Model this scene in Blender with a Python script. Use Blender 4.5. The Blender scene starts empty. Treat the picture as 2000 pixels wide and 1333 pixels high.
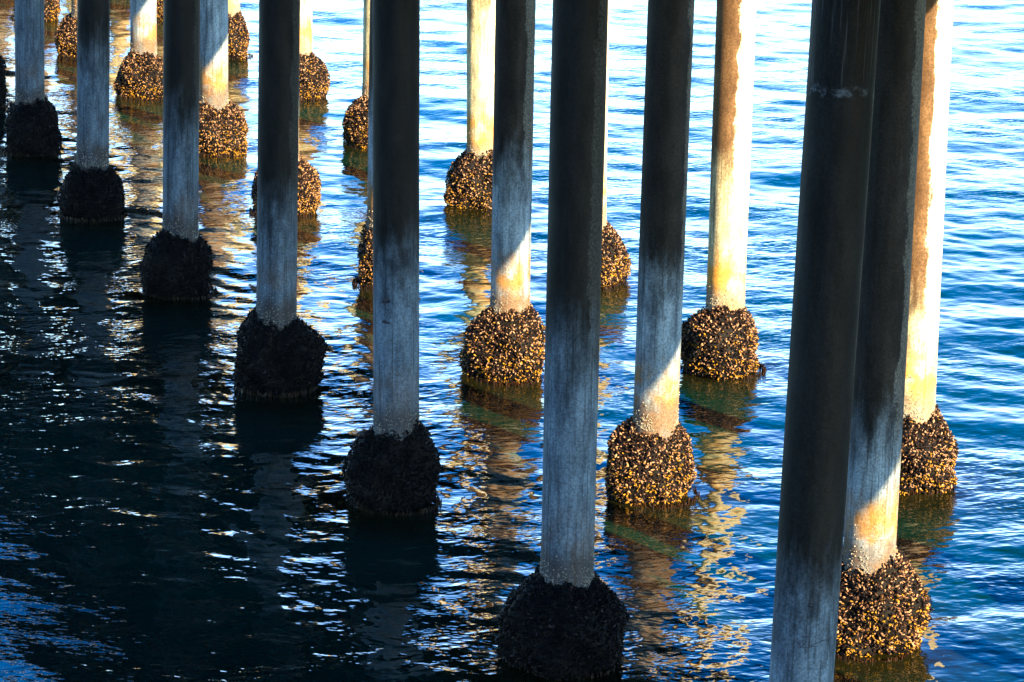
import bpy, math, random
import numpy as np

S = bpy.context.scene
# ------------------------------------------------------------ camera, sky, sun, exposure
CAM_Z = 10.03
PITCH, ROLL = 0.25308, 0.02602
cam = bpy.data.cameras.new('camera')
cam.sensor_width = 36.0
cam.lens = 5855.0 / 2000.0 * 36.0
cam.clip_start, cam.clip_end = 0.1, 9000.0
co = bpy.data.objects.new('camera', cam)
S.collection.objects.link(co)
co.location = (0, 0, CAM_Z)
co.rotation_euler = (math.pi / 2 - PITCH, 0, 0)
co.rotation_mode = 'QUATERNION'
from mathutils import Matrix, Vector, Euler, Quaternion, noise as mnoise
_q = Euler((math.pi / 2 - PITCH, 0, 0)).to_quaternion() @ Quaternion((0, 0, 1), ROLL)
co.rotation_quaternion = _q
S.camera = co

SUN_EL, SUN_AZ = math.radians(25.4), math.radians(140.0)      # azimuth clockwise from +Y
w = bpy.data.worlds.new('World')
S.world = w
w.use_nodes = True
wn = w.node_tree
sky = wn.nodes.new('ShaderNodeTexSky')
sky.sky_type = 'NISHITA'
sky.sun_disc = False
sky.sun_elevation = SUN_EL
sky.sun_rotation = SUN_AZ
sky.ozone_density = 3.0
sky.dust_density = 0.3
ga = wn.nodes.new('ShaderNodeVectorMath'); ga.operation = 'MULTIPLY'; ga.inputs[1].default_value = (.194, .227, .223)
gp = wn.nodes.new('ShaderNodeGamma'); gp.inputs[1].default_value = 2.0
hs = wn.nodes.new('ShaderNodeHueSaturation')
stc = wn.nodes.new('ShaderNodeTexCoord'); ssp = wn.nodes.new('ShaderNodeSeparateXYZ'); smr = wn.nodes.new('ShaderNodeMapRange')
smr.interpolation_type = 'SMOOTHSTEP'                       # pale haze low down, deep blue higher up
for _i, _v in enumerate((0, .10, .45, .68, 1.28)):
    if _i: smr.inputs[_i].default_value = _v
wn.links.new(stc.outputs['Generated'], ssp.inputs[0]); wn.links.new(ssp.outputs[2], smr.inputs[0]); wn.links.new(smr.outputs[0], hs.inputs['Saturation'])
wn.links.new(sky.outputs[0], ga.inputs[0]); wn.links.new(ga.outputs[0], gp.inputs[0]); wn.links.new(gp.outputs[0], hs.inputs['Color'])
hs.inputs['Value'].default_value = 3.9
wn.links.new(hs.outputs[0], wn.nodes['Background'].inputs[0])
wn.nodes['Background'].inputs[1].default_value = 0.086
sl = bpy.data.lights.new('sun', 'SUN')
sl.energy = 5.0
sl.angle = math.radians(0.42)
sl.color = (1.0, 0.78, 0.44)
so = bpy.data.objects.new('sun', sl)
S.collection.objects.link(so)
sd = Vector((math.sin(SUN_AZ) * math.cos(SUN_EL), math.cos(SUN_AZ) * math.cos(SUN_EL), math.sin(SUN_EL)))
so.rotation_euler = sd.to_track_quat('Z', 'Y').to_euler()
so.location = (30, -30, 40)
S.view_settings.view_transform = 'Standard'
S.view_settings.look = 'None'
S.view_settings.gamma = 1.0
S.view_settings.exposure = 3.0
S.render.engine = 'CYCLES'
try:
    S.cycles.caustics_reflective = False
    S.cycles.caustics_refractive = False
    S.cycles.max_bounces = 6
    S.cycles.use_denoising = True
except Exception:
    pass

# ------------------------------------------------------------ helpers
def tag(o, label=None, cat=None, group=None, kind=None):
    if label: o['label'] = label
    if cat: o['category'] = cat
    if group: o['group'] = group
    if kind: o['kind'] = kind
    return o

def link(name, me, parent=None):
    o = bpy.data.objects.new(name, me)
    S.collection.objects.link(o)
    if parent is not None:
        o.parent = parent
    return o

def mesh_np(name, V, Fs, mats, mat_idx=None, smooth=True, col=None):
    """V (n,3); Fs list of (m,k) int arrays."""
    me = bpy.data.meshes.new(name)
    V = np.asarray(V, np.float32)
    me.vertices.add(len(V))
    me.vertices.foreach_set('co', V.ravel())
    loops = np.concatenate([f.ravel() for f in Fs]).astype(np.int32)
    tot = np.concatenate([np.full(len(f), f.shape[1]) for f in Fs]).astype(np.int32)
    st = np.concatenate([[0], np.cumsum(tot)[:-1]]).astype(np.int32)
    me.loops.add(len(loops))
    me.loops.foreach_set('vertex_index', loops)
    me.polygons.add(len(tot))
    me.polygons.foreach_set('loop_start', st)
    me.polygons.foreach_set('loop_total', tot)
    if mat_idx is not None:
        me.polygons.foreach_set('material_index', np.asarray(mat_idx, np.int32))
    me.polygons.foreach_set('use_smooth', np.full(len(tot), smooth))
    for m in mats:
        me.materials.append(m)
    if col is not None:
        a = me.color_attributes.new('shell_tint', 'FLOAT_COLOR', 'POINT')
        a.data.foreach_set('color', np.asarray(col, np.float32).ravel())
    me.update(calc_edges=True)
    me.validate()
    return me

class NT:
    def __init__(self, name):
        self.m = bpy.data.materials.new(name)
        self.m.use_nodes = True
        self.t = self.m.node_tree
        self.b = self.t.nodes['Principled BSDF']
    def n(self, kind, **kw):
        x = self.t.nodes.new(kind)
        for k, v in kw.items():
            setattr(x, k, v)
        return x
    def set(self, sock, v):
        if isinstance(v, bpy.types.NodeSocket):
            self.t.links.new(v, sock)
        elif isinstance(v, (tuple, list)) and len(v) == 3 and sock.type == 'RGBA':
            sock.default_value = (*v, 1)
        else:
            sock.default_value = v
    def math(self, op, a, b=0.0, c=None):
        x = self.n('ShaderNodeMath', operation=op)
        self.set(x.inputs[0], a); self.set(x.inputs[1], b)
        if c is not None: self.set(x.inputs[2], c)
        return x.outputs[0]
    def mix(self, f, a, b, mode='MIX'):
        x = self.n('ShaderNodeMix', data_type='RGBA', blend_type=mode)
        self.set(x.inputs[0], f); self.set(x.inputs[6], a); self.set(x.inputs[7], b)
        return x.outputs[2]
    def vscale(self, v, s):
        x = self.n('ShaderNodeVectorMath', operation='MULTIPLY')
        self.set(x.inputs[0], v); x.inputs[1].default_value = s
        return x.outputs[0]
    def noise(self, v, scale, detail=4, rough=0.55):
        x = self.n('ShaderNodeTexNoise')
        self.set(x.inputs['Vector'], v)
        x.inputs['Scale'].default_value = scale
        x.inputs['Detail'].default_value = detail
        x.inputs['Roughness'].default_value = rough
        return x.outputs['Fac']
    def step(self, v, lo, hi):
        x = self.n('ShaderNodeMapRange', interpolation_type='SMOOTHSTEP')
        self.set(x.inputs[0], v); self.set(x.inputs[1], lo); self.set(x.inputs[2], hi)
        return x.outputs[0]
    def attr(self, name):
        x = self.n('ShaderNodeAttribute', attribute_type='OBJECT', attribute_name=name)
        return x.outputs['Fac']

# ------------------------------------------------------------ materials
def mat_concrete():
    k = NT('weathered_concrete')
    tc = k.n('ShaderNodeTexCoord').outputs['Object']
    sep = k.n('ShaderNodeSeparateXYZ'); k.set(sep.inputs[0], tc)
    X, Y, Z = sep.outputs
    seed = k.attr('seed')
    cmb = k.n('ShaderNodeCombineXYZ'); k.set(cmb.inputs[0], seed); k.set(cmb.inputs[1], k.math('MULTIPLY', seed, 1.7)); k.set(cmb.inputs[2], k.math('MULTIPLY', seed, 3.1))
    add = k.n('ShaderNodeVectorMath', operation='ADD'); k.set(add.inputs[0], tc); k.set(add.inputs[1], cmb.outputs[0])
    P = add.outputs[0]
    ang = k.math('ARCTAN2', X, k.math('MULTIPLY', Y, -1.0))
    streak = k.noise(k.vscale(P, (1, 1, 0.045)), 16, 5, 0.6)
    streak2 = k.noise(k.vscale(P, (1, 1, 0.02)), 38, 3, 0.6)
    blotch = k.noise(P, 2.4, 6, 0.62)
    blotch2 = k.noise(k.vscale(P, (1, 1, 0.35)), 6.5, 6, 0.65)
    fine = k.noise(P, 42, 6, 0.78)
    # pale bleached zone above the mussels
    bz = k.attr('bleach_z')
    edge = k.math('ADD', bz, k.math('ADD', k.math('MULTIPLY', k.math('SUBTRACT', streak, .5), .8), k.math('MULTIPLY', k.math('SUBTRACT', blotch2, .5), 1.0)))
    dz = k.math('SUBTRACT', edge, Z)
    bleach = k.step(dz, -0.5, 0.65)
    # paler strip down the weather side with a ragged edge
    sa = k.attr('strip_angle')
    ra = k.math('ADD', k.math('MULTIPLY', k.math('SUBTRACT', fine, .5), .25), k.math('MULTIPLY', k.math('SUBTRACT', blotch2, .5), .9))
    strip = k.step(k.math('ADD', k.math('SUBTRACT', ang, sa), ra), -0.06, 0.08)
    darkc = k.mix(k.step(k.math('ADD', k.math('MULTIPLY', blotch2, .55), k.math('MULTIPLY', fine, .45)), .40, .60), (.0010, .0013, .0017), (.0085, .0080, .0078))
    darkc = k.mix(k.math('MULTIPLY', k.step(streak, .5, .72), .5), darkc, (.012, .0125, .0135))
    darkc = k.mix(k.math('MULTIPLY', k.step(k.noise(P, 95, 3, .6), .60, .70), .5), darkc, (.022, .026, .031))
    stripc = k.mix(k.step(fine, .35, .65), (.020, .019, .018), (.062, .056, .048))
    palec = k.mix(k.step(blotch2, .3, .7), (.095, .100, .108), (.26, .265, .265))
    palec = k.mix(k.math('MULTIPLY', k.step(streak, .52, .68), .45), palec, (.055, .055, .058))
    palec = k.mix(k.math('MULTIPLY', k.step(streak2, .53, .66), .6), palec, (.028, .025, .023))
    lit = k.attr('stain_sunlight')
    darkc = k.mix(k.math('MULTIPLY', lit, .85), darkc, k.mix(k.step(blotch2, .3, .7), (.030, .015, .0065), (.062, .034, .015)))  # sunlit rows: warm sunlight put into the stain and strip colours
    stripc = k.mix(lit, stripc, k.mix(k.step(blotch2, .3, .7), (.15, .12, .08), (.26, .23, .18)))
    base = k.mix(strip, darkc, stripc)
    palec = k.mix(1.0, palec, k.mix(k.attr('sun_tint'), (.74, .96, 1.2), (1.0, .86, .52)), 'MULTIPLY')  # blue skylight of the shade to warm sun, tinted into the concrete
    base = k.mix(bleach, base, palec)
    # ochre film, then a dark damp foot just above the mussels
    och = k.math('MULTIPLY', k.step(k.math('ADD', Z, k.math('MULTIPLY', k.math('SUBTRACT', blotch2, .5), .5)), 1.75, 1.30),
                 k.step(k.noise(P, 3.1, 3), .36, .6))
    base = k.mix(k.math('MULTIPLY', k.math('MULTIPLY', och, .85), k.attr('ochre')), base, (.19, .085, .010))
    foot = k.step(k.math('ADD', Z, k.math('MULTIPLY', k.math('SUBTRACT', streak, .5), .5)), 1.22, 1.02)
    base = k.mix(k.math('MULTIPLY', foot, .72), base, (.060, .045, .038))
    # form-board seam lines and pits
    vor = k.n('ShaderNodeTexVoronoi'); k.set(vor.inputs['Vector'], P); vor.inputs['Scale'].default_value = 26
    pit = k.math('MULTIPLY', k.step(vor.outputs['Distance'], .16, .07), k.step(blotch, .5, .62))
    base = k.mix(k.math('MULTIPLY', pit, .7), base, (.006, .005, .005))
    grain = k.math('ADD', .50, k.math('MULTIPLY', k.step(fine, .3, .7), .95))
    g = k.n('ShaderNodeCombineColor'); [k.set(g.inputs[i], grain) for i in range(3)]
    base = k.mix(1.0, base, g.outputs[0], 'MULTIPLY')
    tn = k.attr('light_level'); g2 = k.n('ShaderNodeCombineColor'); [k.set(g2.inputs[i], tn) for i in range(3)]
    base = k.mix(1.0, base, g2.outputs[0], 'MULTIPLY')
    # lime bloom at a construction joint with runs above it
    lz = k.attr('lime_z')
    dl = k.math('SUBTRACT', Z, k.math('ADD', lz, k.math('MULTIPLY', k.math('SUBTRACT', blotch, .5), .25)))
    bloom = k.math('MULTIPLY', k.step(k.math('ABSOLUTE', dl), .05, .005), k.step(k.noise(P, 14, 5, .7), .46, .66))
    runs = k.math('MULTIPLY', k.math('MULTIPLY', k.step(dl, 0, .1), k.step(dl, 2.2, .3)), k.step(streak2, .57, .66))
    base = k.mix(k.math('MULTIPLY', bloom, .8), base, (.10, .11, .12))
    base = k.mix(k.math('MULTIPLY', runs, .45), base, (.07, .072, .075))
    k.set(k.b.inputs['Base Color'], base)
    k.set(k.b.inputs['Roughness'], k.math('SUBTRACT', .8, k.math('MULTIPLY', blotch2, .25)))
    k.b.inputs['Specular IOR Level'].default_value = .12
    bp = k.n('ShaderNodeBump'); bp.inputs['Distance'].default_value = .006; bp.inputs['Strength'].default_value = .5
    k.set(bp.inputs['Height'], k.math('ADD', fine, k.math('MULTIPLY', streak, .6)))
    k.set(k.b.inputs['Normal'], bp.outputs[0])
    return k.m

def mat_simple(name, c1, c2, scale=6, rough=.8, bump=.0):
    k = NT(name)
    tc = k.n('ShaderNodeTexCoord').outputs['Object']
    f = k.noise(tc, scale, 5, .6)
    k.set(k.b.inputs['Base Color'], k.mix(k.step(f, .35, .65), c1, c2))
    k.set(k.b.inputs['Roughness'], rough)
    k.b.inputs['Specular IOR Level'].default_value = .1
    if bump:
        bp = k.n('ShaderNodeBump'); bp.inputs['Distance'].default_value = bump
        k.set(bp.inputs['Height'], f); k.set(k.b.inputs['Normal'], bp.outputs[0])
    return k.m

def mat_shell():
    k = NT('mussel_shell')
    a = k.n('ShaderNodeAttribute', attribute_type='GEOMETRY', attribute_name='shell_tint')
    tc = k.n('ShaderNodeTexCoord').outputs['Object']
    f = k.noise(tc, 70, 3, .6)
    k.set(k.b.inputs['Base Color'], k.mix(k.math('MULTIPLY', k.step(f, .4, .7), .55), a.outputs['Color'], (.012, .009, .010)))
    k.set(k.b.inputs['Roughness'], .42)
    k.set(k.b.inputs['Specular IOR Level'], .05)
    return k.m

def mat_water():
    k = NT('sea_water')
    tc = k.n('ShaderNodeTexCoord').outputs['Object']
    k.set(k.b.inputs['Roughness'], .02)
    k.set(k.b.inputs['IOR'], 1.44)
    patch = k.noise(tc, .12, 3, .5)
    k.set(k.b.inputs['Base Color'], k.mix(k.step(patch, .35, .65), (.0, .012, .017), (.0, .018, .020)))
    subc = k.n('ShaderNodeSeparateColor')
    # the mussel beds go on below the surface and show through as brown water round each pile
    sub = k.n('ShaderNodeAttribute', attribute_type='GEOMETRY', attribute_name='shell_tint')
    k.set(k.b.inputs['Base Color'], k.mix(k.math('MULTIPLY', subc.outputs[0], .92), k.mix(k.step(patch, .35, .65), (.0, .0085, .0062), (.0, .0140, .0100)), (.0055, .0042, .0007)))
    k.set(subc.inputs[0], sub.outputs['Color'])
    rot = k.n('ShaderNodeVectorRotate'); k.set(rot.inputs['Vector'], tc); rot.inputs['Angle'].default_value = math.radians(14)
    n1 = k.noise(k.vscale(rot.outputs[0], (.55, 1, 1)), 5.0, 2, .5)
    rot2 = k.n('ShaderNodeVectorRotate'); k.set(rot2.inputs['Vector'], tc); rot2.inputs['Angle'].default_value = math.radians(-22)
    n2 = k.noise(k.vscale(rot2.outputs[0], (.5, 1, 1)), 9.0, 1, .5)
    n3 = k.noise(k.vscale(rot.outputs[0], (.45, 1, 1)), 19.0, 1, .5)
    gust = k.step(k.noise(k.vscale(tc, (.6, 1, 1)), .35, 2), .36, .64)
    hgt = k.math('ADD', k.math('MULTIPLY', n1, .002), k.math('MULTIPLY', k.math('MULTIPLY', k.math('ADD', .5, gust), k.math('ADD', .5, k.math('MULTIPLY', subc.outputs[1], .6))), k.math('ADD', k.math('MULTIPLY', n2, .0085), k.math('MULTIPLY', n3, .0036))))
    bp = k.n('ShaderNodeBump'); bp.inputs['Distance'].default_value = 1.0; bp.inputs['Strength'].default_value = 1.0
    k.set(bp.inputs['Height'], hgt)
    k.set(k.b.inputs['Normal'], bp.outputs[0])
    return k.m

M_CON = mat_concrete()
M_SHELL = mat_shell()
M_BED = mat_simple('mussel_bed', (.001, .0008, .0008), (.003, .002, .002), 30, .7, .01)
M_BARN = mat_simple('barnacle_shell', (.12, .105, .085), (.22, .20, .165), 40, .8)
M_WEED = mat_simple('wet_seaweed', (.005, .0022, .0007), (.018, .007, .002), 12, .35)
M_DECK = mat_simple('deck_timber', (.005, .0035, .003), (.012, .008, .006), 3, .85, .004)
M_RAIL = mat_simple('rail_paint', (.16, .17, .17), (.24, .25, .25), 8, .6)
M_MARK = mat_simple('dark_stain', (.012, .012, .014), (.035, .035, .04), 60, .85)
M_WATER = mat_water()

# pier axis (away from camera) and across (towards the open, sunlit side)
UX = Vector((-0.34369, 0.93908, 0)); VX = Vector((0.93908, 0.34369, 0))

PILES = [  # row, number, x, y, sideways lean, collar height, collar girth, top of pale zone, pale strip angle, seed
 ('A', 1, 2.29, 21.89, .0130), ('A', 2, .58, 26.76, -.0075), ('A', 3, -1.23, 31.56, -.0159), ('A', 4, -2.95, 36.25, .0046),
 ('A', 5, -4.70, 41.08, .0091), ('A', 6, -6.64, 46.03, .0164), ('A', 7, -8.43, 51.02, .0131), ('A', 8, -10.02, 55.61, 0), ('A', 9, -11.77, 60.37, 0),
 ('B', 1, 3.49, 27.40, -.0048), ('B', 2, 1.62, 32.11, -.0009), ('B', 3, -.03, 37.06, -.0071), ('B', 4, -1.87, 41.96, 0),
 ('B', 5, -3.70, 46.64, 0), ('B', 6, -5.30, 51.54, -.0003), ('B', 7, -7.19, 56.86, .0009), ('B', 8, -9.02, 61.58, 0), ('B', 9, -10.85, 66.41, 0),
 ('C', 1, 4.59, 32.84, -.0164), ('C', 2, 2.75, 37.65, -.0070), ('C', 3, 1.08, 42.35, -.0188), ('C', 4, -.54, 47.32, -.0200),
 ('C', 5, -2.52, 52.58, 0), ('C', 6, -4.23, 57.16, -.0077), ('C', 7, -6.07, 61.89, 0), ('C', 8, -7.97, 66.88, 0)]

# ------------------------------------------------------------ sea: one sheet to the horizon, finest where the piles stand
def build_sea():
    rng = np.random.default_rng(11)
    d2 = math.pi / 180
    th = np.concatenate([np.linspace(-15, 14, 1150) * d2,
                         np.array([14.5, 15.5, 17, 19, 22, 26, 31, 38, 46, 56, 68, 82, 98, 116, 136, 158, 180, 202, 224, 244, 262, 278, 292, 304, 314, 322, 329, 334, 338, 341, 343, 344.3]) * d2])
    NR = 1300
    inv = np.linspace(1 / 20.5, 1 / 84, NR); dinv = (1 / 20.5 - 1 / 84) / NR
    rr = np.concatenate([[.02, .5, 1, 2, 3, 4.5, 6, 8, 10, 11.5, 13, 14.2, 15.3, 16.3, 17.2, 18, 18.7, 19.2], 1 / inv,
                         84.6 * (6000 / 84.6) ** (np.linspace(0, 1, 70) ** 1.25)])
    T, Rr = np.meshgrid(th, rr)
    X = (np.sin(T) * Rr).astype(np.float64); Y = (np.cos(T) * Rr).astype(np.float64)
    H = np.zeros_like(X)
    calm = 1 / (1 + (Rr / 400) ** 2)
    across = X * VX.x + Y * VX.y
    open_sea = np.clip((across - 9) / 8, 0, 1)                     # the pier's rows of piles damp the swell
    for (N, l0, l1, rms, spread) in ((46, 1.3, 5.5, .027, .62), (46, .42, 1.3, .032, .8), (80, .12, .42, .035, .65)):
        for i in range(N):
            L = math.exp(rng.uniform(math.log(l0), math.log(l1)))
            a = math.radians(186) + rng.normal(0, spread)
            if l0 < 1 and rng.random() < .18: a += rng.choice([-1.0, 1.1])
            k = 2 * math.pi / L
            s = rms * math.sqrt(2 / N)
            ph = rng.uniform(0, 6.283)
            along = X * math.sin(a) + Y * math.cos(a)
            side = X * math.cos(a) - Y * math.sin(a)
            arg = k * along + ph + .9 * np.sin(.16 * k * side + 2.1 * ph) + .8 * np.sin(.9 * side + .6 * along + 5 * ph)
            step = np.maximum(Rr, 1) ** 2 * dinv
            fade = np.clip((L / step - 2.6) / 2.5, 0, 1) if l0 < 1 else np.clip(L * 60 / np.maximum(Rr, 1), 0, 1)
            if l0 > 1: fade = fade * (.55 + .75 * open_sea)
            if l0 < 1: fade = fade * (.62 + .42 * np.clip((across - 3.5) / 7, 0, 1))
            if l0 < .2: fade = fade * np.clip(.75 + .5 * np.sin(.31 * X + .5 * Y + ph) + .3 * np.sin(1.1 * X - .47 * Y + 2 * ph), .15, 1.5)
            c = np.sin(arg)
            H += s / k * fade * (c + (.16 * np.cos(2 * arg) if L > .6 else 0))
    # rings and backwash round each pile
    for (row, n, px, py, ln) in PILES:
        for (qx, qy, am, lm, dec) in ((px, py, .0006, .15, .9), (px, py, .0030, .47, 1.3)):
            D = np.hypot(X - qx, Y - qy)
            Dx = .35 * np.sin(1.7 * X + 2.3 * Y) + .25 * np.sin(3.1 * X - 1.9 * Y)
            m = (D < 5.5) & (D > .3)
            dd = D[m]
            ph = rng.uniform(0, 6.28)
            H[m] += am * np.exp(-(dd - .45) / dec) * np.sin(2 * math.pi / lm * dd + ph + 4 * Dx[m] + .8 * np.sin(3 * np.arctan2(Y[m] - qy, X[m] - qx) + ph)) * np.clip((dd - .35) / .15, 0, 1)
    H *= calm
    near = np.zeros_like(X)
    for (row, n, px, py, ln) in PILES:
        D = np.hypot(X - px, Y - py)
        near = np.maximum(near, np.exp(-np.clip(D - .48, 0, None) ** 2 / .65))
    nr, nt = X.shape
    V = np.stack([X, Y, H], -1).reshape(-1, 3)
    idx = np.arange(nr * nt).reshape(nr, nt)
    nxt = np.roll(idx, -1, axis=1)
    F = np.stack([idx[:-1], idx[1:], nxt[1:], nxt[:-1]], -1).reshape(-1, 4)
    F = F[:, ::-1]
    c4 = np.stack([near, np.clip((across - 4) / 8, 0, 1), near, np.ones_like(near)], -1).reshape(-1, 4)
    me = mesh_np('sea', V, [F], [M_WATER], col=c4)
    o = link('sea_water', me)
    me.update()
    if me.polygons[nt * 400].normal.z < 0:
        me.flip_normals()
    tag(o, kind='structure')
build_sea()

# ------------------------------------------------------------ pile parts
R = .25
TOP = 7.6
def shaft_mesh():
    nz, na = 160, 64
    z = np.linspace(-1.6, TOP, nz); a = np.linspace(0, 2 * math.pi, na, endpoint=False)
    Z, A = np.meshgrid(z, a, indexing='ij')
    rad = R * (1 + .0035 * np.sin(5 * A + Z * 1.3) + .003 * np.sin(2 * A + Z * 2.7))
    V = np.stack([rad * np.cos(A), rad * np.sin(A), Z], -1).reshape(-1, 3)
    i = np.arange(nz * na).reshape(nz, na); n = np.roll(i, -1, 1)
    F = np.stack([i[:-1], n[:-1], n[1:], i[1:]], -1).reshape(-1, 4)
    cap = np.array([i[-1]]); cap2 = np.array([i[0][::-1]])
    return mesh_np('concrete_shaft', V, [F, cap, cap2], [M_CON])

# unit shell: pointed, slightly flattened, long axis +Z
def unit_shell():
    rings = [(-.5, .0), (-.34, .30), (.02, .50), (.34, .40), (.5, .0)]
    V = []; F3 = []; F4 = []
    k = 6
    V.append((0, 0, -.5))
    for z, r in rings[1:4]:
        for j in range(k):
            t = 2 * math.pi * j / k
            V.append((r * math.cos(t), r * .62 * math.sin(t), z))
    V.append((0, 0, .5))
    for j in range(k):
        F3.append((0, 1 + (j + 1) % k, 1 + j))
        for q in range(2):
            b = 1 + q * k
            F4.append((b + j, b + (j + 1) % k, b + k + (j + 1) % k, b + k + j))
        b = 1 + 2 * k
        F3.append((b + j, b + (j + 1) % k, b + k))
    return np.array(V), np.array(F3), np.array(F4)
US = unit_shell()

def collar_mesh(seed, hs=1.0, rs=1.0, dark=False):
    rng = np.random.default_rng(seed)
    zp = np.array([-.7, -.3, -.12, .04, .20, .38, .53, .65, .74, .80, .86]); rp = np.array([.30, .35, .405, .460, .495, .495, .470, .425, .365, .305, .245])
    ph = rng.uniform(0, 6.28, 12)
    def rad(z, a):
        zz = z / hs
        r = np.interp(zz, zp, rp)
        lump = (.10 * np.sin(a + ph[10]) + .055 * np.sin(2 * a + ph[0] + 1.5 * z) + .035 * np.sin(3 * a + ph[1] - 3 * z) + .03 * np.sin(5 * a + 7 * z + ph[2])
                + .02 * np.sin(9 * a - 9 * z + ph[3]) + .02 * np.sin(13 * z + 4 * a + ph[4]))
        g = np.clip((r - .245) / .2, 0, 1)
        return R + .0 + (r - R) * rs * (1 + lump * 3.0) * 1 + lump * .12 * g
    def zshift(a):
        return hs * (.055 * np.sin(a + ph[11]) + .03 * np.sin(2 * a + ph[5]) + .03 * np.sin(5 * a + ph[6]) + .015 * np.sin(11 * a + ph[7]))
    nz, na = 46, 72
    zz = np.linspace(-.7, .86, nz) * hs; aa = np.linspace(0, 2 * math.pi, na, endpoint=False)
    Z, A = np.meshgrid(zz, aa, indexing='ij')
    Rd = rad(Z, A)
    Zs = Z + zshift(A) * np.clip(Z / hs / .85, 0, 1)
    Rd = Rd - .016
    V0 = np.stack([Rd * np.cos(A), Rd * np.sin(A), Zs], -1).reshape(-1, 3)
    i = np.arange(nz * na).reshape(nz, na); n = np.roll(i, -1, 1)
    F0 = np.stack([i[:-1], n[:-1], n[1:], i[1:]], -1).reshape(-1, 4)
    # shells
    n = 6600
    z = rng.uniform(-.14, .87, n) * hs
    a = rng.uniform(0, 2 * math.pi, n)
    r = rad(z, a)
    e = .01
    drdz = (rad(z + e, a) - rad(z - e, a)) / (2 * e)
    keep = rng.random(n) < np.clip(r / .46, .45, 1) * np.sqrt(1 + np.clip(drdz, -3, 3) ** 2)
    z, a, r, drdz = z[keep], a[keep], r[keep], drdz[keep]
    n = len(z)
    nrm = np.stack([np.cos(a), np.sin(a), -drdz], -1); nrm /= np.linalg.norm(nrm, axis=1)[:, None]
    out = rng.uniform(-.004, .022, n)
    clump = np.sin(9 * a + 14 * z + ph[8]) * np.sin(7 * z * 2 - 5 * a + ph[9])
    P = np.stack([r * np.cos(a), r * np.sin(a), z + zshift(a) * np.clip(z / hs / .85, 0, 1)], -1) + nrm * (out + .010 * clump)[:, None]
    ax = nrm + rng.normal(0, .75, (n, 3)); ax /= np.linalg.norm(ax, axis=1)[:, None]
    t = rng.normal(0, 1, (n, 3)); b1 = np.cross(ax, t); b1 /= np.linalg.norm(b1, axis=1)[:, None]
    b2 = np.cross(ax, b1)
    ln = rng.uniform(.029, .058, n); wd = ln * rng.uniform(.38, .56, n)
    small = rng.random(n) < .2
    ln[small] *= .55; wd[small] *= .6
    uv, f3, f4 = US
    V1 = P[:, None, :] + uv[None, :, 0, None] * wd[:, None, None] * b1[:, None] + uv[None, :, 1, None] * wd[:, None, None] * b2[:, None] + uv[None, :, 2, None] * ln[:, None, None] * ax[:, None]
    off = (np.arange(n) * len(uv))[:, None, None] + len(V0)
    F3 = (f3[None] + off).reshape(-1, 3); F4 = (f4[None] + off).reshape(-1, 4)
    # tint per shell: dark violet-brown, brown, tan; golden ones lower down
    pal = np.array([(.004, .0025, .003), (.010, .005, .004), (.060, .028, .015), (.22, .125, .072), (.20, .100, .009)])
    if dark: pal = np.array([(.001, .001, .0014), (.0018, .0013, .0014), (.004, .003, .003), (.030, .021, .022), (.012, .008, .005)])  # shaded copy: the deck's shade put into the shell tints
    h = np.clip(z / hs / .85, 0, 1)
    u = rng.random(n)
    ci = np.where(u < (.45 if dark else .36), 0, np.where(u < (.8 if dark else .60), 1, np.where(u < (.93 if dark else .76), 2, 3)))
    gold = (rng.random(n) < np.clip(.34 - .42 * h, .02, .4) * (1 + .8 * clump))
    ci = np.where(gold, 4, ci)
    low = rng.random(n) < np.clip((.12 - z) * 6, 0, .85)
    ci = np.where(low & (ci != 4), 0, ci)
    c = pal[ci] * rng.uniform(.7, 1.3, n)[:, None]
    col = np.concatenate([np.tile((.015, .01, .01, 1), (len(V0), 1)), np.repeat(np.concatenate([c, np.ones((n, 1))], 1), len(uv), axis=0)])
    V = np.concatenate([V0, V1.reshape(-1, 3)])
    mi = np.concatenate([np.zeros(len(F0)), np.ones(len(F4) + len(F3))])
    return mesh_np('mussel_collar', V, [F0, F4, F3], [M_BED, M_SHELL], mi, True, col)

def barnacle_mesh(seed):
    rng = np.random.default_rng(seed)
    n = 950
    z = .80 + rng.exponential(.10, n); z = np.minimum(z, 1.75 + rng.uniform(-.4, 0, n))
    a = rng.uniform(0, 2 * math.pi, n)
    # gathered in patches
    keep = rng.random(n) < .30 + .7 * (np.sin(3 * a + seed) * np.sin(5 * a + 9 * z) > -.1)
    z, a = z[keep], a[keep]; n = len(z)
    s = rng.uniform(.004, .0095, n)
    V = []; F = []
    k = 6
    for q in range(n):
        nr = np.array([math.cos(a[q]), math.sin(a[q]), 0]); tg = np.array([-math.sin(a[q]), math.cos(a[q]), 0]); up = np.array([0, 0, 1.])
        c = nr * (R - .001) + up * z[q]
        b = len(V)
        for (rr, hh) in ((1.0, 0.), (.45, 1.0), (.28, .75)):
            for j in range(k):
                t = 2 * math.pi * j / k + q
                V.append(c + tg * math.cos(t) * s[q] * rr + up * math.sin(t) * s[q] * rr + nr * hh * s[q] * 1.2)
        for l in range(2):
            for j in range(k):
                F.append((b + l * k + j, b + l * k + (j + 1) % k, b + (l + 1) * k + (j + 1) % k, b + (l + 1) * k + j))
    return mesh_np('barnacle_crust', np.array(V), [np.array(F)], [M_BARN], None, False)

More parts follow.
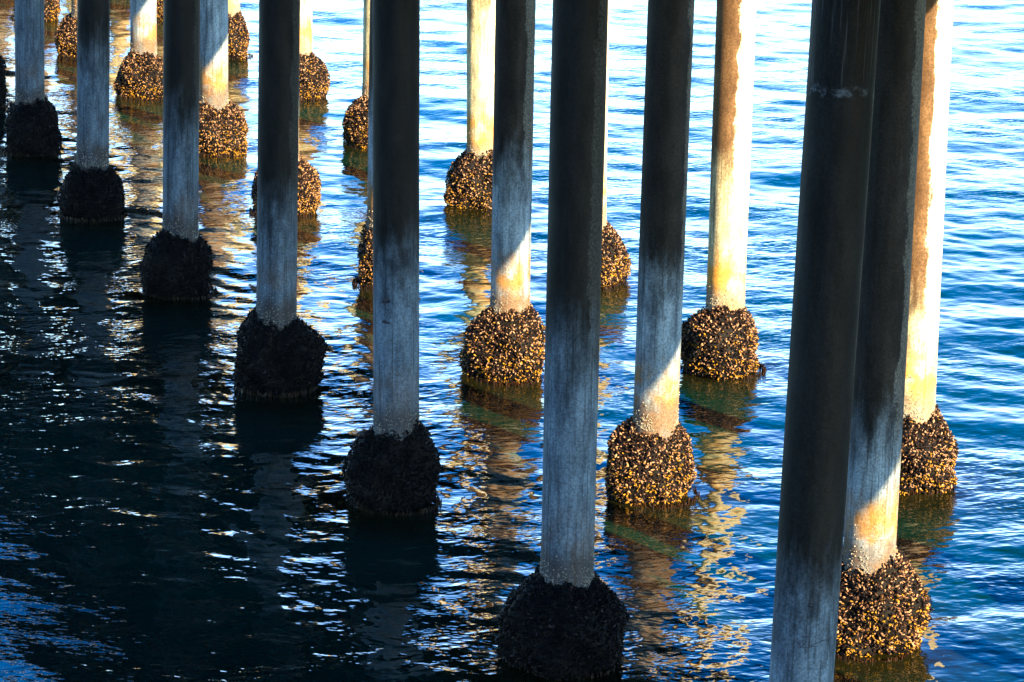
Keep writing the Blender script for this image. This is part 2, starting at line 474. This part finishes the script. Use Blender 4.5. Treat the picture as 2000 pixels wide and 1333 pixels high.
def weed_mesh(seed, rs=1.0):
    rng = np.random.default_rng(seed)
    V = []; F = []
    for q in range(420):
        a = rng.uniform(0, 6.283); r = .25 + .245 * rs + rng.uniform(-.015, .03)
        z0 = rng.uniform(-.02, .05); L = rng.uniform(.06, .16); wd = rng.uniform(.006, .016)
        nr = np.array([math.cos(a), math.sin(a), 0]); tg = np.array([-math.sin(a), math.cos(a), 0])
        sw = rng.normal(0, .03); fl = rng.uniform(.0, .03)
        b = len(V)
        for j in range(5):
            t = j / 4
            c = nr * (r + fl * t * t) + tg * sw * t + np.array([0, 0, z0 - L * t])
            ww = wd * (1 - .8 * t * t)
            V.append(c - tg * ww); V.append(c + nr * .004); V.append(c + tg * ww); V.append(c - nr * .004)
        for j in range(4):
            for e in range(4):
                F.append((b + j * 4 + e, b + j * 4 + (e + 1) % 4, b + (j + 1) * 4 + (e + 1) % 4, b + (j + 1) * 4 + e))
    return mesh_np('seaweed_fringe', np.array(V), [np.array(F)], [M_WEED], None, True)

SHAFT = shaft_mesh()
COLLARS = [collar_mesh(s, hs, rs) for s, hs, rs in ((1, 1, .92), (2, 1, 1.0), (3, .95, .84), (4, 1.03, .98), (5, .98, .88), (6, .93, .98), (7, 1.05, .90))]
COLLARS_SHADED = [collar_mesh(s + 20, hs, rs, True) for s, hs, rs in ((1, 1, .92), (2, 1, 1.0), (3, .95, .84), (4, 1.03, .98), (5, .98, .88), (6, .93, .98), (7, 1.05, .90))]  # same growth with shade in its tints, for the shaded row
BARNS = [barnacle_mesh(s) for s in (1, 2, 3, 4)]
WEEDS = [weed_mesh(s) for s in (1, 2, 3)]

proto = {}
def pile(x, y, lean, label, group, girth=1.0, collar=0, turn=0.0, bleach=2.6, strip=.6, lime=-9.0, seed=0.0, sun_warmth=0.0, ochre=1.0, gold=True, light_level=1.0, sun_tint=0.0):
    r = bpy.data.objects.new('pier_pile', None)
    S.collection.objects.link(r)
    r.empty_display_size = .3
    r.location = (x, y, 0)
    r.rotation_euler = (0, math.atan(lean), 0)
    tag(r, label, 'pier pile', group)
    sh = link('concrete_shaft', SHAFT, r)
    sh['bleach_z'] = float(bleach); sh['strip_angle'] = float(strip); sh['lime_z'] = float(lime); sh['seed'] = float(seed); sh['stain_sunlight'] = float(sun_warmth); sh['ochre'] = float(ochre); sh['light_level'] = float(light_level); sh['sun_tint'] = float(sun_tint)
    c = link('mussel_collar', (COLLARS if gold else COLLARS_SHADED)[collar % len(COLLARS)], r)
    c.rotation_euler.z = turn; c.scale = (girth, girth, 1); c['kind'] = 'stuff'
    b = link('barnacle_crust', BARNS[collar % 4], r); b.rotation_euler.z = turn * 1.7; b['kind'] = 'stuff'
    f = link('seaweed_fringe', WEEDS[collar % 3], r); f.rotation_euler.z = turn * 2.3; f.scale = (girth, girth, 1); f['kind'] = 'stuff'
    return r

LAB = {('A', 1): 'tall dark foreground pile with white lime streaks, foot cut off by bottom edge',
 ('A', 2): 'shaded pile whose black mussel collar touches the bottom edge of the picture',
 ('A', 3): 'shaded blue grey pile with two small dark marks halfway down',
 ('A', 4): 'shaded pile with bulky black collar, next left of the marked pile',
 ('A', 5): 'shaded pile with round dark collar, second left of the marked pile',
 ('A', 6): 'narrow shaded pile, black collar over dark water, second whole one from left edge',
 ('A', 7): 'narrow shaded pile whose whole black collar is nearest the left edge',
 ('A', 8): 'pile at the left edge showing only a sliver of black mussel collar',
 ('B', 1): 'half lit pile with golden foot right behind the tall foreground pile',
 ('B', 2): 'half lit pile with diagonal shadow edge, between the two right foreground dark piles',
 ('B', 3): 'half lit pile with diagonal shadow edge and brown collar near picture centre',
 ('B', 4): 'narrow strip of lit pile and half a collar left of the marked pile',
 ('B', 5): 'pile almost hidden, brown mussel collar peeking out both sides of a dark pile',
 ('B', 6): 'half lit pile with golden foot, its collar overlapped on the left, upper left',
 ('B', 7): 'half lit pile with whole brown mussel collar between two shaded piles, upper left',
 ('B', 8): 'distant pile with brown collar partly behind a shaded pile, top left',
 ('B', 9): 'very distant pile with brown collar in the top left corner',
 ('C', 1): 'bright white and orange sunlit pile at far right of the picture',
 ('C', 2): 'fully sunlit pile standing clear with whole speckled collar, right of centre',
 ('C', 3): 'hidden sunlit pile, only a thin white edge and part of collar showing',
 ('C', 4): 'sunlit white and orange pile with brown collar at upper centre',
 ('C', 5): 'thin strip of pile with dark sided collar near top, left of marked pile',
 ('C', 6): 'pale distant sunlit pile peeking out right of a dark pile, upper left',
 ('C', 7): 'distant sunlit pile with brown collar at top, right of a half lit pile',
 ('C', 8): 'most distant pile, only a speck of collar showing at the top'}
CFG = {  # girth, collar variant, turn, bleach height, strip angle
 ('A', 1): dict(light_level=.62, bleach=2.42, strip=1.25, lime=6.35, collar=3), ('A', 2): dict(light_level=.52, girth=1.06, collar=1, turn=.5, bleach=3.1, strip=.62),
 ('A', 3): dict(light_level=.52, girth=.95, collar=0, turn=2.2, bleach=2.75, strip=1.6), ('A', 4): dict(girth=1.0, collar=3, turn=4.0, bleach=2.3, strip=.75),
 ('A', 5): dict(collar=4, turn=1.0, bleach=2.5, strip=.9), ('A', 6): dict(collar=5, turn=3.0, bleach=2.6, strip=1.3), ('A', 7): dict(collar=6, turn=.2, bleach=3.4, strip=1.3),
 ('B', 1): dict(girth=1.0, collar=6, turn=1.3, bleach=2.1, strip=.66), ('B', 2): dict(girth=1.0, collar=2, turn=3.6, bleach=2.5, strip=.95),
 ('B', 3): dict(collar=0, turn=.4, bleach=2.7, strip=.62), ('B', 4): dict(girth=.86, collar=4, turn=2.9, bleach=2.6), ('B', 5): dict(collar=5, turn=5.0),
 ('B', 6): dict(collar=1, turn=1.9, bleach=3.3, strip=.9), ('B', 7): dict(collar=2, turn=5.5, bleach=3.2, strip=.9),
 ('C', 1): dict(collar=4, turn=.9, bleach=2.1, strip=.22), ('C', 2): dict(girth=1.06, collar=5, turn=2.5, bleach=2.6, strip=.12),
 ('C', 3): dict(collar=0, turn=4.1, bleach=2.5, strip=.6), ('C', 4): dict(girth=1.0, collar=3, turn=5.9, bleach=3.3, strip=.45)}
for i, (row, n, x, y, ln) in enumerate(PILES):
    cfg = dict(collar=i, turn=i * 1.37, bleach=2.3 + .3 * math.sin(i * 2.1), strip=.6 + .2 * math.sin(i))
    cfg.update({'A': dict(ochre=.3, gold=False, light_level=.42, sun_tint=0.0), 'B': dict(sun_warmth=.10, light_level=1.0, sun_tint=.22), 'C': dict(sun_warmth=1.0, strip=.3, light_level=1.9, sun_tint=1.0)}[row])  # row A coloured darker and bluer for shade, row C brighter and warmer for sun
    if row == 'C' and n >= 4: cfg.update(bleach=4.6)
    cfg.update(CFG.get((row, n), {}))
    grp = {'A': 'shaded piles under the pier', 'B': 'piles half in sun under the pier', 'C': 'sunlit outer piles of the pier'}[row]
    lab = LAB.get((row, n), 'pile of the pier beyond the left edge of the picture')
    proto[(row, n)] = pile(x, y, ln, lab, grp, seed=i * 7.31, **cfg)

# piles of the same pier that stand outside the picture and show only as reflections
for (row, X0, L2) in (('A', 9.67, 24.93), ('B', 12.70, 29.59), ('C', 15.53, 34.41)):
    have = [n for (r_, n, *_s) in PILES if r_ == row]
    for n in list(range(-2, min(have))) + list(range(max(have) + 1, max(have) + 9)):
        L = L2 + (n - 2) * 5.16
        if L < 6: continue
        q = UX * L + VX * X0
        pile(q.x, q.y, 0, 'pile of the pier outside the picture, in the same rows as the visible ones', 'pier piles outside the picture',
             collar=n, turn=n * .9, seed=n * 3.7 + X0, bleach=4.6 if row == 'C' else 2.6, sun_warmth={'A': 0, 'B': .12, 'C': 1}[row], light_level={'A': .55, 'B': 1.2, 'C': 2.0}[row], sun_tint={'A': 0, 'B': .6, 'C': 1}[row])  # sun and shade of each row put into the pile colours here too

# ------------------------------------------------------------ dark marks painted or worn into single piles
def patch_on_pile(root, ang, z, strokes, name):
    """strokes: list of (du, dz, length, width, tilt) drawn on the shaft surface, 1.5 mm thick."""
    V = []; F = []
    for (du, dz, L, wd, tilt) in strokes:
        b = len(V); K = 6
        for j in range(K + 1):
            t = j / K - .5
            for s_ in (-.5, .5):
                ww = wd * (1 - 1.2 * abs(t) ** 2)
                u = du + L * t * math.cos(tilt) - s_ * ww * math.sin(tilt)
                zz = dz + L * t * math.sin(tilt) + s_ * ww * math.cos(tilt)
                a = ang + u / R
                for rr in (R - .001, R + .0035):
                    V.append((rr * math.sin(a), -rr * math.cos(a), z + zz))
        for j in range(K):
            c = b + j * 4
            F += [(c + 1, c + 3, c + 7, c + 5), (c, c + 4, c + 6, c + 2), (c, c + 1, c + 5, c + 4), (c + 2, c + 6, c + 7, c + 3)]
        F += [(b, b + 2, b + 3, b + 1), (b + K * 4, b + K * 4 + 1, b + K * 4 + 3, b + K * 4 + 2)]
    me = mesh_np(name, np.array(V), [np.array(F)], [M_MARK])
    return link(name, me, root)
a3 = proto[('A', 3)]
patch_on_pile(a3, -.42, 2.33, [(0, 0, .10, .035, .1), (-.01, .03, .07, .03, 1.2), (.02, .06, .10, .012, 1.75)], 'dark_mark')
patch_on_pile(a3, -.42, 2.10, [(0, 0, .10, .025, -.15), (-.02, .012, .05, .02, .5)], 'dark_mark')
a1 = proto[('A', 1)]
patch_on_pile(a1, .02, 2.44, [(0, 0, .030, .026, .3), (.002, -.03, .02, .05, 1.4)], 'dark_mark')
patch_on_pile(a1, .0, 2.12, [(0, .04, .07, .006, .05), (-.10, -.02, .05, .005, 1.1), (-.06, -.03, .05, .005, -.9), (-.02, -.02, .06, .006, .9), (.03, -.03, .06, .005, -.3),
                             (.07, -.015, .07, .005, .35), (.12, 0, .06, .004, .2), (.01, -.045, .16, .004, .12)], 'scrawl')

# ------------------------------------------------------------ the deck overhead (casts the shade, mirrored black in the water)
def box(V, F, L0, L1, X0, X1, Z0, Z1):
    b = len(V)
    for L in (L0, L1):
        for X in (X0, X1):
            for z in (Z0, Z1):
                p = UX * L + VX * X
                V.append((p.x, p.y, z))
    F += [(b, b + 1, b + 3, b + 2), (b + 4, b + 6, b + 7, b + 5), (b, b + 4, b + 5, b + 1), (b + 2, b + 3, b + 7, b + 6), (b, b + 2, b + 6, b + 4), (b + 1, b + 5, b + 7, b + 3)]
def boxes(name, lst, mat, parent):
    V = []; F = []
    for q in lst: box(V, F, *q)
    return link(name, mesh_np(name, np.array(V), [np.array(F)], [mat], None, False), parent)
DL0, DL1, DX0, DX1, DZ = -30, 150, 8.9, 17.23, 8.0
deck = bpy.data.objects.new('pier_deck', None); S.collection.objects.link(deck)
tag(deck, 'long dark pier deck overhead, resting on all the piles', 'pier deck')
boxes('deck_slab', [(DL0, DL1, DX0, DX1, DZ, DZ + .35)], M_DECK, deck)
for X in (9.3, 11.1, 13.0, 14.9, 16.6):
    boxes('girder', [(DL0 + .1, DL1 - .1, X - .14, X + .14, DZ - .28, DZ + .003)], M_DECK, deck)
for k in range(-9, 24):
    L = 24.75 + k * 5.155
    boxes('cap_beam', [(L - .24, L + .24, 9.1, 16.2, TOP - .15, DZ - .285)], M_DECK, deck)
for X in (DX0 + .08, DX1 - .08):
    rl = boxes('railing', [(DL0, DL1, X - .05, X + .05, DZ + 1.38, DZ + 1.45), (DL0, DL1, X - .03, X + .03, DZ + .75, DZ + .82)]
               + [(DL0 + j * 2.0, DL0 + j * 2.0 + .1, X - .045, X + .045, DZ + .352, DZ + 1.378) for j in range(90)], M_RAIL, deck)
print('verts', sum(len(m.vertices) for m in bpy.data.meshes))
